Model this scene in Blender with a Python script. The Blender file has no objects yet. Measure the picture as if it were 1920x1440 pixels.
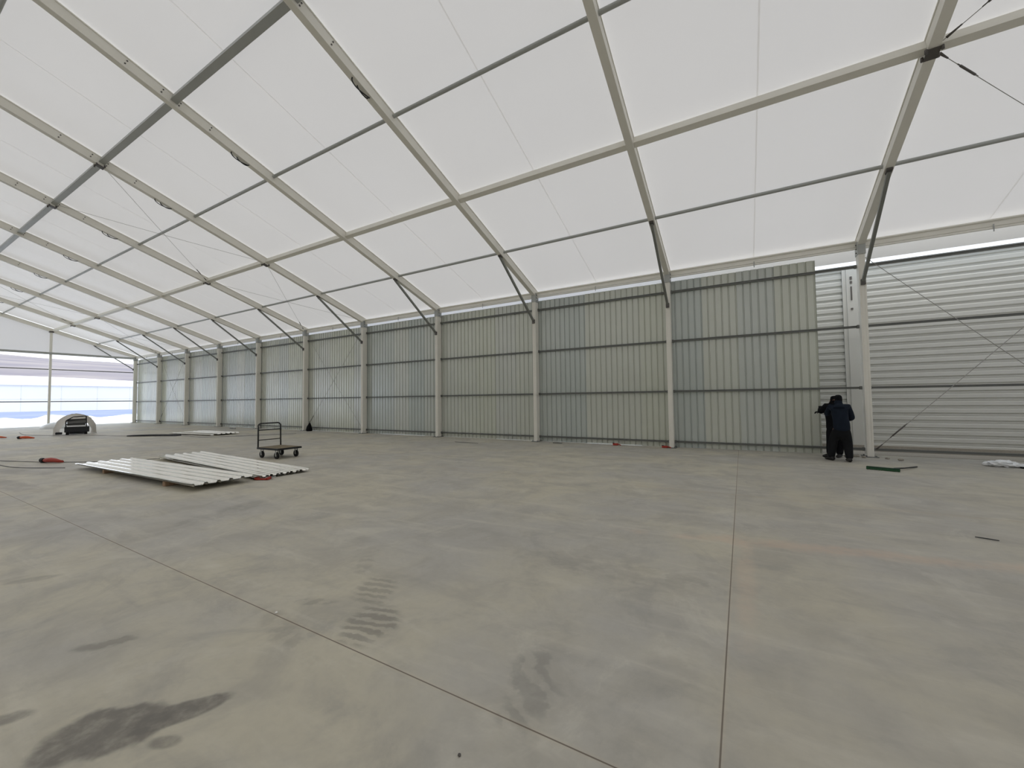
import bpy, bmesh, math, random
from math import sin, cos, pi, radians
from mathutils import Vector, Matrix, Quaternion
random.seed(7)
S = bpy.context.scene
COL = S.collection

# ------------------------------------------------------------------ camera
D, X0, CH, EV, TH = 14.222, 2.947, 1.655, 5.811, 0.320   # wall distance, first frame x, camera height, eave, roof pitch
BAY = 5.0
HALF = 15.0
RIDGE_Y = D - HALF
yaw, pit, rol, fpx = -0.52092, 0.03902, -0.01193, 749.68
cd = bpy.data.cameras.new('camera'); cam = bpy.data.objects.new('camera', cd); COL.objects.link(cam)
cd.sensor_fit = 'HORIZONTAL'; cd.sensor_width = 36.0; cd.lens = 36.0*fpx/1920.0
cd.clip_start = 0.05; cd.clip_end = 2000
F = Vector((sin(yaw)*cos(pit), cos(yaw)*cos(pit), sin(pit)))
R = Vector((cos(yaw), -sin(yaw), 0)); U = R.cross(F)
R2 = R*cos(rol)+U*sin(rol); U2 = -R*sin(rol)+U*cos(rol)
M = Matrix((R2, U2, -F)).transposed().to_4x4(); M.translation = Vector((0, 0, CH))
cam.matrix_world = M
S.camera = cam

# ------------------------------------------------------------------ world, sun, exposure
S.view_settings.view_transform = 'Standard'; S.view_settings.look = 'None'
S.view_settings.gamma = 1.0; S.view_settings.use_curve_mapping = False
S.view_settings.exposure = -0.5
w = bpy.data.worlds.new('sky'); S.world = w; w.use_nodes = True
nt = w.node_tree; nt.nodes.clear()
tc = nt.nodes.new('ShaderNodeTexCoord'); sx = nt.nodes.new('ShaderNodeSeparateXYZ')
rp = nt.nodes.new('ShaderNodeValToRGB'); bg = nt.nodes.new('ShaderNodeBackground'); wo = nt.nodes.new('ShaderNodeOutputWorld')
nt.links.new(tc.outputs['Generated'], sx.inputs[0]); nt.links.new(sx.outputs['Z'], rp.inputs[0])
nt.links.new(rp.outputs[0], bg.inputs[0]); nt.links.new(bg.outputs[0], wo.inputs[0])
e = rp.color_ramp.elements
e[0].position = 0.0; e[0].color = (0.92, 0.96, 1.0, 1)
e[1].position = 0.7; e[1].color = (0.72, 0.83, 1.0, 1)
m_ = rp.color_ramp.elements.new(0.16); m_.color = (0.90, 0.95, 1.0, 1)
bg.inputs[1].default_value = 2.25
sd = bpy.data.lights.new('sun', 'SUN'); sun = bpy.data.objects.new('sun', sd); COL.objects.link(sun)
sd.energy = 3.4; sd.angle = radians(40); sd.color = (1.0, 0.96, 0.9)
sun.rotation_euler = Vector((-0.25, 0.35, -0.9)).to_track_quat('-Z', 'Y').to_euler()
sun.location = (20, -30, 40)

# ------------------------------------------------------------------ materials
def lin(c):
    return tuple((v/255/12.92 if v/255 <= .04045 else ((v/255+.055)/1.055)**2.4) for v in c)
class NT:
    def __init__(s, name):
        s.m = bpy.data.materials.new(name); s.m.use_nodes = True; s.t = s.m.node_tree
        s.b = s.t.nodes['Principled BSDF']; s.o = s.t.nodes['Material Output']
    def n(s, typ, **kw):
        x = s.t.nodes.new(typ)
        for k, v in kw.items():
            if k.startswith('i_'): x.inputs[k[2:].replace('_', ' ')].default_value = v
            else: setattr(x, k, v)
        return x
    def l(s, a, b): s.t.links.new(a, b)
    def math(s, op, a, b=None, c=None, clamp=False):
        x = s.t.nodes.new('ShaderNodeMath'); x.operation = op; x.use_clamp = clamp
        for i, v in enumerate((a, b, c)):
            if v is None: continue
            if isinstance(v, (int, float)): x.inputs[i].default_value = v
            else: s.l(v, x.inputs[i])
        return x.outputs[0]
    def mix(s, fac, a, b, mode='MIX'):
        x = s.t.nodes.new('ShaderNodeMix'); x.data_type = 'RGBA'; x.blend_type = mode
        for i, v in ((0, fac), (6, a), (7, b)):
            if isinstance(v, (int, float)): x.inputs[i].default_value = v
            elif isinstance(v, tuple): x.inputs[i].default_value = (*v[:3], 1)
            else: s.l(v, x.inputs[i])
        return x.outputs[2]
    def noise(s, vec, scale, det=4, rough=.5, dist=0):
        x = s.n('ShaderNodeTexNoise'); x.inputs['Scale'].default_value = scale; x.inputs['Detail'].default_value = det
        x.inputs['Roughness'].default_value = rough; x.inputs['Distortion'].default_value = dist
        if vec is not None: s.l(vec, x.inputs['Vector'])
        return x.outputs['Fac']
    def ramp(s, fac, a, b):
        x = s.n('ShaderNodeMapRange'); x.interpolation_type = 'SMOOTHSTEP'
        x.inputs[1].default_value = a; x.inputs[2].default_value = b; s.l(fac, x.inputs[0]); return x.outputs[0]
def simple(name, rgb, rough=.6, metal=0, var=.08, scale=6, spec=.5):
    k = NT(name); g = k.n('ShaderNodeNewGeometry')
    n = k.noise(g.outputs['Position'], scale, 3)
    c = lin(rgb)
    k.l(k.mix(n, tuple(v*(1-var) for v in c), tuple(min(1, v*(1+var)) for v in c)), k.b.inputs['Base Color'])
    k.b.inputs['Roughness'].default_value = rough; k.b.inputs['Metallic'].default_value = metal
    k.b.inputs['Specular IOR Level'].default_value = spec
    return k.m
ALU = simple('mill aluminium', (234, 231, 220), .5, .0, .05, 3)
GALV = simple('galvanised tube', (172, 174, 170), .45, .15, .08, 5)
DGALV = simple('dark galvanised rail', (112, 114, 110), .5, .15, .08, 5)
STEEL = simple('dark steel brace', (130, 132, 126), .5, .15, .1, 5)
BLACKM = simple('black painted steel', (34, 36, 38), .5, .2, .15, 20)
CABLE = simple('steel cable', (160, 158, 152), .5, .2)
BOLT = simple('bolt dark zinc', (92, 88, 84), .5, .2)
RUBBER = simple('black rubber', (20, 20, 21), .8)
PLY = simple('worn deck plywood', (120, 108, 84), .8, 0, .3, 8)
WOOD = simple('pale lumber', (160, 132, 106), .8, 0, .2, 30)
RED = simple('red painted tool', (164, 56, 42), .5, 0, .2, 20)
ORANGE = simple('orange red tool', (212, 92, 48), .5, 0, .2, 20)
GREEN = simple('green broom bristles', (24, 74, 38), .8, 0, .4, 60)
NAVY = simple('navy jacket cloth', (22, 30, 42), .85, 0, .25, 14, .2)
BLACKC = simple('black cloth', (14, 15, 18), .9, 0, .3, 14, .2)
DARKT = simple('dark grey work trousers', (24, 25, 27), .9, 0, .3, 14, .2)
SKIN = simple('skin', (168, 122, 98), .6)
BOOT = simple('dark boots', (26, 24, 22), .7)
SNOW = simple('snow', (244, 246, 250), .8, 0, .04, .5)
PLASTIC = simple('white plastic film', (232, 234, 234), .35, 0, .06, 8)
ROCK = simple('concrete rubble', (158, 152, 140), .9, 0, .2, 30)
DTARP = simple('dark rubber mat', (58, 58, 62), .7, 0, .2, 8)
WHITEB = simple('white wall plaster', (240, 238, 232), .8, 0, .03, .2)
LINEB = simple('pale grey panel joint', (226, 225, 222), .8)

def fabric(name, dif, tra, tf, gloss):
    k = NT(name); t = k.t
    k.t.nodes.remove(k.b)
    g = k.n('ShaderNodeNewGeometry'); n = k.noise(g.outputs['Position'], .35, 3)
    d = k.n('ShaderNodeBsdfDiffuse'); tr = k.n('ShaderNodeBsdfTranslucent'); gl = k.n('ShaderNodeBsdfGlossy')
    k.l(k.mix(n, tuple(v*.97 for v in dif), dif), d.inputs[0])
    k.l(k.mix(n, tuple(v*.95 for v in tra), tra), tr.inputs[0])
    gl.inputs['Roughness'].default_value = .38
    mx = k.n('ShaderNodeMixShader'); mx.inputs[0].default_value = tf
    k.l(d.outputs[0], mx.inputs[1]); k.l(tr.outputs[0], mx.inputs[2])
    fr = k.n('ShaderNodeLayerWeight'); fr.inputs['Blend'].default_value = .5
    fac = k.math('ADD', k.math('MULTIPLY', k.math('POWER', fr.outputs['Facing'], 5.0), gloss), .015)
    m2 = k.n('ShaderNodeMixShader'); k.l(fac, m2.inputs[0])
    k.l(mx.outputs[0], m2.inputs[1]); k.l(gl.outputs[0], m2.inputs[2])
    k.l(m2.outputs[0], k.o.inputs[0])
    return k.m
ROOF = fabric('white roof membrane', (.80, .80, .78), (.905, .84, .775), .262, .45)
GABLEF = fabric('white gable membrane', (.80, .80, .78), (.9, .83, .76), .31, .2)
VAL = fabric('eave valance', (.80, .78, .74), (.94, .88, .8), .45, .1)
SEAM = fabric('membrane seam', (.8, .8, .78), (.98, .97, .95), .85, .05)

def cladding(name, base):
    k = NT(name); oi = k.n('ShaderNodeObjectInfo'); g = k.n('ShaderNodeNewGeometry')
    n = k.noise(g.outputs['Position'], 1.3, 3)
    a = lin(base); b = lin((base[0]+1, base[1]+1, base[2]-6)); c = lin((base[0]-15, base[1]-11, base[2]-8))
    r = k.n('ShaderNodeValToRGB'); k.l(oi.outputs['Random'], r.inputs[0])
    r.color_ramp.elements[0].color = (*c, 1); r.color_ramp.elements[1].color = (*b, 1)
    q = r.color_ramp.elements.new(.5); q.color = (*a, 1)
    k.l(k.mix(k.math('MULTIPLY', n, .12), r.outputs[0], (.3, .3, .28)), k.b.inputs['Base Color'])
    k.b.inputs['Metallic'].default_value = .08
    k.b.inputs['Roughness'].default_value = .22
    k.b.inputs['Specular IOR Level'].default_value = .9
    return k.m
CLAD = cladding('grey galvanised cladding', (202, 205, 196))
CLADW = simple('white coated cladding', (246, 244, 234), .14, .1, .03, 2, 1.0)
CLADW.node_tree.nodes['Principled BSDF'].inputs['Coat Weight'].default_value = 1.0
CLADW.node_tree.nodes['Principled BSDF'].inputs['Coat Roughness'].default_value = .12
NEIGH = simple('neighbour galvanised cladding', (206, 206, 200), .3, .35, .04, 2)

def concrete():
    k = NT('polished concrete slab'); g = k.n('ShaderNodeNewGeometry'); P = g.outputs['Position']
    sp = k.n('ShaderNodeSeparateXYZ'); k.l(P, sp.inputs[0]); X, Y = sp.outputs[0], sp.outputs[1]
    n1 = k.noise(P, .35, 5, .6); n2 = k.noise(P, 1.6, 6, .62, .6); n3 = k.noise(P, 14, 4, .6)
    # brushed streaks running along the hall
    mp = k.n('ShaderNodeMapping'); mp.inputs['Scale'].default_value = (.5, 3.2, 1); mp.inputs['Rotation'].default_value = (0, 0, .22)
    k.l(P, mp.inputs[0]); n4 = k.noise(mp.outputs[0], 1.1, 6, .62, .4)
    warm = lin((198, 192, 173)); cool = lin((184, 181, 173))
    c = k.mix(k.ramp(n1, .38, .62), cool, warm)
    c = k.mix(k.math('MULTIPLY', k.ramp(n2, .42, .66), .55), c, lin((168, 164, 154)))
    c = k.mix(k.math('MULTIPLY', k.ramp(n4, .50, .75), .45), c, lin((216, 211, 196)))
    c = k.mix(k.math('MULTIPLY', k.ramp(n4, .47, .25), .40), c, lin((160, 157, 149)))
    c = k.mix(k.math('MULTIPLY', k.ramp(n3, .35, .75), .10), c, lin((136, 132, 126)))
    n5 = k.noise(P, .9, 7, .7, 1.2)
    c = k.mix(k.math('MULTIPLY', k.ramp(n5, .53, .68), .35), c, lin((150, 148, 142)))
    c = k.mix(k.math('MULTIPLY', k.ramp(n5, .46, .34), .30), c, lin((214, 210, 196)))
    # irregular stains: centre, half axes, angle, strength, stripes
    wob = k.noise(P, 3.2, 4, .6)
    wobf = k.noise(P, 9, 4, .6)
    def stain(cx, cy, ax, ay, ang, st, stripes=0, col=(118, 114, 107), soft=.45, sang=0, wb=1.7):
        nonlocal c
        dx = k.math('SUBTRACT', X, cx); dy = k.math('SUBTRACT', Y, cy)
        u = k.math('ADD', k.math('MULTIPLY', dx, cos(ang)/ax), k.math('MULTIPLY', dy, sin(ang)/ax))
        v = k.math('ADD', k.math('MULTIPLY', dx, -sin(ang)/ay), k.math('MULTIPLY', dy, cos(ang)/ay))
        d = k.math('SQRT', k.math('ADD', k.math('MULTIPLY', u, u), k.math('MULTIPLY', v, v)))
        d = k.math('ADD', d, k.math('MULTIPLY', k.math('SUBTRACT', wob, .5), wb))
        m = k.ramp(d, 1.0, 1.0-soft)
        if stripes:
            ph = k.math('ADD', k.math('MULTIPLY', X, stripes*cos(sang)), k.math('MULTIPLY', Y, stripes*sin(sang)))
            ph = k.math('ADD', ph, k.math('MULTIPLY', wob, 16))
            s_ = k.ramp(k.math('SINE', ph), -.7, .5)
            m = k.math('MULTIPLY', m, k.math('ADD', k.math('MULTIPLY', s_, .8), .2))
        else:
            m = k.math('MULTIPLY', m, k.math('ADD', k.math('MULTIPLY', k.ramp(wobf, .3, .6), .45), .6))
        c = k.mix(k.math('MULTIPLY', m, st, clamp=True), c, lin(col))
    stain(-2.84, .78, .30, .21, .75, .85, wb=.9, soft=.25)
    stain(-2.66, 1.02, .27, .10, 1.1, .85, wb=.8, soft=.25)
    stain(-2.50, .90, .10, .05, .5, .6, wb=.9)
    stain(-3.88, 1.04, .22, .10, .9, .5, 26, sang=2.3, wb=1.2)
    stain(-3.42, .55, .13, .07, .9, .6, wb=1)
    stain(-5.9, 1.08, .22, .09, 1.0, .35, wb=1)
    stain(-3.1, 2.12, .2, .07, .5, .35, 30, wb=1.2)
    stain(-2.46, 2.1, .34, .26, 2.3, .55, 70, sang=1.75, wb=1.0)
    stain(-2.85, 2.5, .34, .22, 2.3, .42, 70, sang=1.75, wb=1.0)
    stain(-3.4, 2.85, .3, .1, 2.3, .2, 44, sang=1.9)
    stain(-1.10, 2.1, .36, .2, 1.9, .42, 40, col=(130, 128, 122), sang=.9)
    stain(-1.3, 1.35, .3, .12, 1.9, .3, 0, col=(134, 132, 128))
    stain(-3.0, 1.75, .6, .12, 2.9, .22, 30, sang=.3)
    stain(-.4, 1.3, .18, .1, .4, .3, 20)
    stain(-.35, 1.0, .16, .08, .2, .26)
    stain(.45, 1.35, .5, .07, 1.9, .26)
    stain(-.95, 3.9, 1.5, .25, .1, .18, 12)
    stain(-6.9, 3.2, 1.4, .25, 1.9, .2, 9)
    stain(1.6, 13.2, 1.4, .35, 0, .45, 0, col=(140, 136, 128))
    stain(6.2, 13.2, 3.2, .8, 0, .4, 0, col=(150, 147, 143))
    stain(2.6, 3.0, 1.0, .35, .3, .22, 0, col=(148, 142, 132))
    stain(-14.5, 1.9, 3.5, .35, .1, .4, 0, col=(138, 132, 127))
    stain(-16.0, 2.5, 2.0, .3, .2, .3, 0, col=(128, 122, 118))
    # rusty strip of dust
    stain(.9, 5.5, 2.4, .22, .17, .5, 0, col=(214, 190, 168), soft=.8)
    stain(-.02, 4.3, .12, 1.6, 0, .4, 0, col=(216, 196, 174), soft=.8)
    # slightly different pour right of the joint
    right = k.ramp(X, -.14, -.12)
    c = k.mix(k.math('MULTIPLY', right, .13), c, lin((156, 151, 143)))
    # saw-cut joints
    def joint(axis, pos, wdt, st):
        nonlocal c
        a = k.math('ABSOLUTE', k.math('SUBTRACT', axis, pos))
        a2 = k.ramp(a, wdt*5, wdt*1.2)
        c = k.mix(k.math('MULTIPLY', a2, .16), c, lin((202, 188, 162)))
        a = k.ramp(a, wdt, wdt*.5)
        c = k.mix(k.math('MULTIPLY', a, st), c, lin((98, 86, 74)))
    joint(Y, 1.833, .0055, .85)
    joint(X, -.135, .0055, .8)
    joint(X, -10.1, .012, .25)
    joint(Y, 7.8, .02, .12)
    k.l(c, k.b.inputs['Base Color'])
    k.l(k.math('ADD', k.math('MULTIPLY', n2, .25), .42), k.b.inputs['Roughness'])
    k.b.inputs['Specular IOR Level'].default_value = .35
    bp = k.n('ShaderNodeBump'); bp.inputs['Strength'].default_value = .08; bp.inputs['Distance'].default_value = .01
    k.l(n3, bp.inputs['Height']); k.l(bp.outputs[0], k.b.inputs['Normal'])
    return k.m
CONC = concrete()
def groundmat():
    k = NT('shade tinted yard'); g = k.n('ShaderNodeNewGeometry')
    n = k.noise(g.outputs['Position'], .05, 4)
    k.l(k.mix(k.ramp(n, .35, .65), lin((128, 140, 172)), lin((146, 156, 182))), k.b.inputs['Base Color'])  # blue shade of the bank beyond the gable, put into the yard colour
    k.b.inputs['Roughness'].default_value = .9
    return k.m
YARD = groundmat()
def hillmat():
    k = NT('bare hillside'); g = k.n('ShaderNodeNewGeometry')
    mp = k.n('ShaderNodeMapping'); mp.inputs['Scale'].default_value = (.02, .02, .35); k.l(g.outputs['Position'], mp.inputs[0])
    n = k.noise(mp.outputs[0], 1, 5)
    k.l(k.mix(k.ramp(n, .35, .65), lin((134, 128, 134)), lin((156, 148, 147))), k.b.inputs['Base Color'])
    k.b.inputs['Roughness'].default_value = .9
    return k.m
HILL = hillmat()

# ------------------------------------------------------------------ mesh helpers
class MB:
    def __init__(s): s.bm = bmesh.new()
    def hexa(s, p, flip=False):
        v = [s.bm.verts.new(q) for q in p]
        for f in ((0, 3, 2, 1), (4, 5, 6, 7), (0, 1, 5, 4), (1, 2, 6, 5), (2, 3, 7, 6), (3, 0, 4, 7)):
            s.bm.faces.new([v[i] for i in f])
    def box(s, c, d, rot=None):
        c = Vector(c); h = Vector(d)/2; m = rot or Matrix.Identity(3)
        s.hexa([c+m@Vector((a*h.x, b*h.y, z*h.z)) for z in (-1, 1) for a, b in ((-1, -1), (1, -1), (1, 1), (-1, 1))])
        return s
    def beam(s, a, b, wd, ht, up=(0, 0, 1)):
        a = Vector(a); b = Vector(b); d = (b-a).normalized(); sd_ = d.cross(Vector(up)).normalized(); u = sd_.cross(d)
        s.hexa([p+sd_*x*wd/2+u*z*ht/2 for p in (a, b) for x, z in ((-1, -1), (1, -1), (1, 1), (-1, 1))])
        return s
    def tube(s, pts, r, n=10, closed=False, cap=True):
        pts = [Vector(p) for p in pts]; rings = []; N = len(pts)
        rr = r if isinstance(r, (list, tuple)) else [r]*N
        prev = None
        for i, p in enumerate(pts):
            if closed: t = (pts[(i+1) % N]-pts[i-1]).normalized()
            else: t = (pts[min(i+1, N-1)]-pts[max(i-1, 0)]).normalized()
            if prev is None:
                ref = Vector((0, 0, 1)) if abs(t.z) < .9 else Vector((1, 0, 0))
                a = t.cross(ref).normalized()
            else:
                a = (prev-t*prev.dot(t)).normalized()
            prev = a; b = t.cross(a)
            rings.append([s.bm.verts.new(p+(a*cos(2*pi*j/n)+b*sin(2*pi*j/n))*rr[i]) for j in range(n)])
        for i in range(N if closed else N-1):
            A = rings[i]; B = rings[(i+1) % N]
            for j in range(n): s.bm.faces.new((A[j], A[(j+1) % n], B[(j+1) % n], B[j]))
        if cap and not closed:
            s.bm.faces.new(list(reversed(rings[0]))); s.bm.faces.new(rings[-1])
        return s
    def cyl(s, a, b, r, n=12): return s.tube([a, b], r, n)
    def blob(s, c, r, sub=2, jit=.0, seed=0):
        rnd = random.Random(seed); c = Vector(c); r = Vector(r) if not isinstance(r, (int, float)) else Vector((r, r, r))
        g = bmesh.ops.create_icosphere(s.bm, subdivisions=sub, radius=1)
        for v in g['verts']:
            k = 1+rnd.uniform(-jit, jit); v.co = Vector((v.co.x*r.x*k, v.co.y*r.y*k, v.co.z*r.z*k))+c
        return s
    def prof(s, pts2, f):  # loft a 2D open profile along f(pt, t) t=0,1
        A = [s.bm.verts.new(f(p, 0)) for p in pts2]; B = [s.bm.verts.new(f(p, 1)) for p in pts2]
        for i in range(len(A)-1): s.bm.faces.new((A[i], A[i+1], B[i+1], B[i]))
        return s
    def quad(s, *p):
        s.bm.faces.new([s.bm.verts.new(q) for q in p]); return s
    def build(s, name, mat, parent=None, smooth=False, bevel=0, solid=0):
        me = bpy.data.meshes.new(name); bmesh.ops.recalc_face_normals(s.bm, faces=s.bm.faces)
        s.bm.to_mesh(me); s.bm.free(); me.materials.append(mat)
        if smooth:
            for p in me.polygons: p.use_smooth = True
        o = bpy.data.objects.new(name, me); COL.objects.link(o)
        if parent is not None:
            o.parent = parent
        if bevel:
            b = o.modifiers.new('bevel', 'BEVEL'); b.width = bevel; b.segments = 2; b.limit_method = 'ANGLE'
        if solid:
            b = o.modifiers.new('solid', 'SOLIDIFY'); b.thickness = solid; b.offset = 0
        return o
def tag(o, label=None, cat=None, group=None, kind=None):
    if label: o['label'] = label
    if cat: o['category'] = cat
    if group: o['group'] = group
    if kind: o['kind'] = kind
    return o
def thing(name, loc, label, cat, group=None, rz=0):
    o = bpy.data.objects.new(name, None); COL.objects.link(o); o.location = loc; o.rotation_euler = (0, 0, rz)
    o.empty_display_size = .2
    return tag(o, label, cat, group)
def dup(root, loc, label=None):
    r = root.copy(); COL.objects.link(r); r.location = loc
    if label: r['label'] = label
    for ch in [o for o in root.children]:
        c = ch.copy(); COL.objects.link(c); c.parent = r
        for g in [o for o in ch.children]:
            d = g.copy(); COL.objects.link(d); d.parent = c
    return r
SP, CP = sin(TH), cos(TH)
def RP(x, s, off=0.0):      # point on the roof: distance s up the slope from the eave, off above the reference plane
    return Vector((x, D-s*CP+off*SP, EV+s*SP+off*CP))
SR = HALF/CP
XE = X0-10*BAY               # far open end
XN = X0+2*BAY                # near end behind the camera

# ------------------------------------------------------------------ setting: floor, roof, walls
fl = MB(); fl.box(((XE+XN)/2, RIDGE_Y+.1, -.1), (XN-XE+1.6, 2*HALF+1.6, .2)); tag(fl.build('floor', CONC), kind='structure')
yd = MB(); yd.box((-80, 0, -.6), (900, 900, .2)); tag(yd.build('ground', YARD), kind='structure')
ce = MB()
ns = 12
for i in range(-2, 10):
    xa, xb = X0-BAY*i, X0-BAY*(i+1)
    for side in (0, 1):
        cols = []
        for j in range(0, 7):
            t = j/6; x = xa+(xb-xa)*t; row = []
            sag = .035*sin(pi*t)
            for k_ in range(ns+1):
                s_ = -.22+(SR+.22)*k_/ns
                p = RP(x, s_, .225-sag*(1 if 0 < k_ < ns else .3))
                if side: p.y = 2*RIDGE_Y-p.y
                row.append(ce.bm.verts.new(p))
            cols.append(row)
        for j in range(6):
            for k_ in range(ns): ce.bm.faces.new((cols[j][k_], cols[j+1][k_], cols[j+1][k_+1], cols[j][k_+1]))
ceil = tag(ce.build('ceiling', ROOF, smooth=True), kind='structure')
for i in range(-2, 10):
    xm = X0-BAY*(i+.5)
    m = MB(); a, b = RP(xm, -.2, .178), RP(xm, SR-.02, .178)
    pts = [RP(xm, -.2+(SR+.1)*k_/12, .222-.035*(1 if 0 < k_ < 12 else .3)-.012) for k_ in range(13)]
    for p, q in zip(pts, pts[1:]): m.quad(p-Vector((.015, 0, 0)), p+Vector((.015, 0, 0)), q+Vector((.015, 0, 0)), q-Vector((.015, 0, 0)))
    m.build('seam', SEAM, ceil)
    m = MB(); m.cyl((xm, D-.04, EV-.02), (xm, D-.04, EV-.2), .012, 8); m.build('seam_hook', GALV, ceil)
# hanging valance of the membrane under the eave
v = MB()
for xx in range(int((XN-XE)/.5)):
    x = XE+xx*.5; z0, z1 = EV+.13, EV-.36
    f0 = .008*sin(x*5); f1 = .008*sin((x+.5)*5)
    v.quad((x, D+.33+f0, z1), (x+.5, D+.33+f1, z1), (x+.5, D+.28, z0), (x, D+.28, z0))
tag(v.build('trim_1', VAL), kind='structure')

# side wall: trapezoidal sheets, one metre wide, outside the rails
def sheet_profile(wd, pitch=.2, dp=.032, rib=.05, edge=.014):
    pts = []; n = int(round(wd/pitch))
    for i in range(n):
        x = i*pitch
        pts += [(x, 0), (x+pitch-rib-edge*0, 0), (x+pitch-rib+edge, dp), (x+pitch-edge, dp)]
    pts.append((wd, 0))
    return pts
wall = bpy.data.objects.new('wall_right', None); COL.objects.link(wall); tag(wall, kind='structure'); wall.location = (0, D+.17, 0)
PW = 1.0
edge_x = 1.955
proto = None; k_ = 0
x = edge_x-PW
while x > XE-.98:
    wd = PW if x-PW > XE-.5 else PW
    top = 5.555+random.uniform(-.006, .006)
    if proto is None:
        m = MB(); m.prof(sheet_profile(PW+.004), lambda p, t: (p[0], p[1], t*5.60))
        proto = m.build('cladding_sheet', CLAD, wall, solid=.0); o = proto
    else:
        o = proto.copy(); COL.objects.link(o); o.parent = wall
    o.location = (x, random.uniform(0, .003), random.uniform(0, .01))
    x -= PW
# closed walls of the hall that the photo looks away from
m = MB()
m.prof(sheet_profile(XN-XE, .5, .035, .1), lambda p, t: (XE+p[0], 2*RIDGE_Y-D-.17-p[1], t*EV)); tag(m.build('wall_left', CLAD), kind='structure')
m = MB(); pk = RP(0, SR, .2)
m.bm.faces.new([m.bm.verts.new(q) for q in ((XN+.1, D+.2, 0), (XN+.1, D+.2, EV), (XN+.1, RIDGE_Y, pk.z), (XN+.1, 2*RIDGE_Y-D-.2, EV), (XN+.1, 2*RIDGE_Y-D-.2, 0))])
tag(m.build('wall_front', GABLEF), kind='structure')
# far gable: membrane above the beam only
m = MB(); gz = 5.77
N = 30
rowa = []; rowb = []
for i in range(N+1):
    y = D-.02-(2*HALF-.04)*i/N
    s_ = (D-y)/CP if y > RIDGE_Y else (y-(2*RIDGE_Y-D))/CP
    rowa.append(m.bm.verts.new((XE-.10, y, gz))); rowb.append(m.bm.verts.new((XE-.10, y, EV+s_*SP+.21)))
for i in range(N): m.bm.faces.new((rowa[i], rowa[i+1], rowb[i+1], rowb[i]))
tag(m.build('wall_back', GABLEF), kind='structure')

# ------------------------------------------------------------------ portal frames
def frame_mesh_parts(root):
    wy = .27; wx = .145
    for sgn in (1, -1):
        def Y(y): return y if sgn > 0 else 2*RIDGE_Y-y
        # column: hollow profile with two grooves on its inner face
        m = MB(); m.box((0, Y(D), (EV-.02)/2+.012), (wx, wy, EV-.02))
        for gx in (-.036, .036): m.box((gx, Y(D-wy/2-.004), EV/2), (.012, .008, EV-.3))
        m.build('column', ALU, root, bevel=.008)
        bp = MB(); bp.box((0, Y(D-.02), .0085), (.3, .42, .017))
        for a in (-.1, .1):
            for b in (-.16, .14): bp.cyl((a, Y(D+b-.02), .01), (a, Y(D+b-.02), .05), .016, 8)
        bp.build('base_plate', DGALV, root)
        # rafter
        m = MB(); a = RP(0, -.1, .05); b = RP(0, SR-.002, .05)
        a.y, b.y = Y(a.y), Y(b.y)
        up = Vector((0, SP*sgn, CP))
        m.beam(a, b, wx, .27, up)
        for gx in (-.078, ):
            pass
        e1 = RP(0, -.1, .165); e2 = RP(0, SR-.002, .165); e1.y, e2.y = Y(e1.y), Y(e2.y)
        m.beam(e1, e2, wx+.03, .03, up)
        e1 = RP(0, -.1, -.078); e2 = RP(0, SR-.002, -.078); e1.y, e2.y = Y(e1.y), Y(e2.y)
        m.beam(e1, e2, wx+.018, .016, up)
        m.build('rafter', ALU, root, bevel=.006)
        # eave corner sleeve with through bolts
        m = MB(); m.box((0, Y(D-.01), EV-.13), (wx+.03, wy+.03, .34)); m.build('eave_bracket', GALV, root, bevel=.006)
        for dz in (-.24, -.13, -.02):
            m = MB(); m.cyl((-.105, Y(D-.04), EV+dz), (.105, Y(D-.04), EV+dz), .018, 8); m.build('bolt', BOLT, root)
        m = MB(); a = RP(0, 2.74, -.13); a.y = Y(a.y)
        m.beam(a, (0, Y(D-.18), 4.76), .07, .07, (1, 0, 0)); m.build('knee_brace', STEEL, root)
        m = MB(); m.box((0, Y(D-.165), 4.73), (.10, .075, .15)); m.build('lower_shoe', BOLT, root, bevel=.006)
        m = MB(); a = RP(0, 2.74, -.105); a.y = Y(a.y); m.box(a, (.11, .15, .06), Matrix.Rotation(-TH*sgn, 3, 'X')); m.build('upper_shoe', BOLT, root, bevel=.006)
    for s_ in (9.72, 10.43, 10.80, 11.50):
        for off in (0.0, .09):
            m = MB(); a = RP(-.085, s_-off*.1, off); b = RP(.085, s_-off*.1, off); m.cyl(a, b, .017, 8)
            m.build('bolt', BOLT, root)
    # loop of strap tucked on the underside
    m = MB(); pts = [RP(.02+.03*sin(q*2), 8.88-.24*cos(q), -.085-.09*sin(q)) for q in [pi*j/12 for j in range(13)]]
    m.tube(pts, .013, 6)
    pts = [RP(-.02, 8.80-.15*cos(q), -.085-.06*sin(q)) for q in [pi*j/12 for j in range(13)]]
    m.tube(pts, .013, 6)
    m.build('strap_loop', BLACKM, root, smooth=True)
ordinal = {10: 'at the open far end, carrying the gable membrane', 9: 'second from the open far end', 8: 'third from the open far end',
           7: 'fourth from the open far end', 6: 'fifth from the open far end', 5: 'with the small dark bag at its column foot',
           4: 'just right of the one with the dark bag at its column foot', 3: 'third one left of the last clad bay',
           2: 'two frames left of the one beside the workers', 1: 'next left of the frame beside the two workers',
           0: 'rightmost in view, with workers at its column', -1: 'beyond the right edge, first past the workers',
           -2: 'beyond the right edge, closing the near end of the hall'}
ordinal[3] = 'three frames left of the one beside the workers'
ordinal[4] = 'four frames left of the one beside the workers'
pf = None
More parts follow.
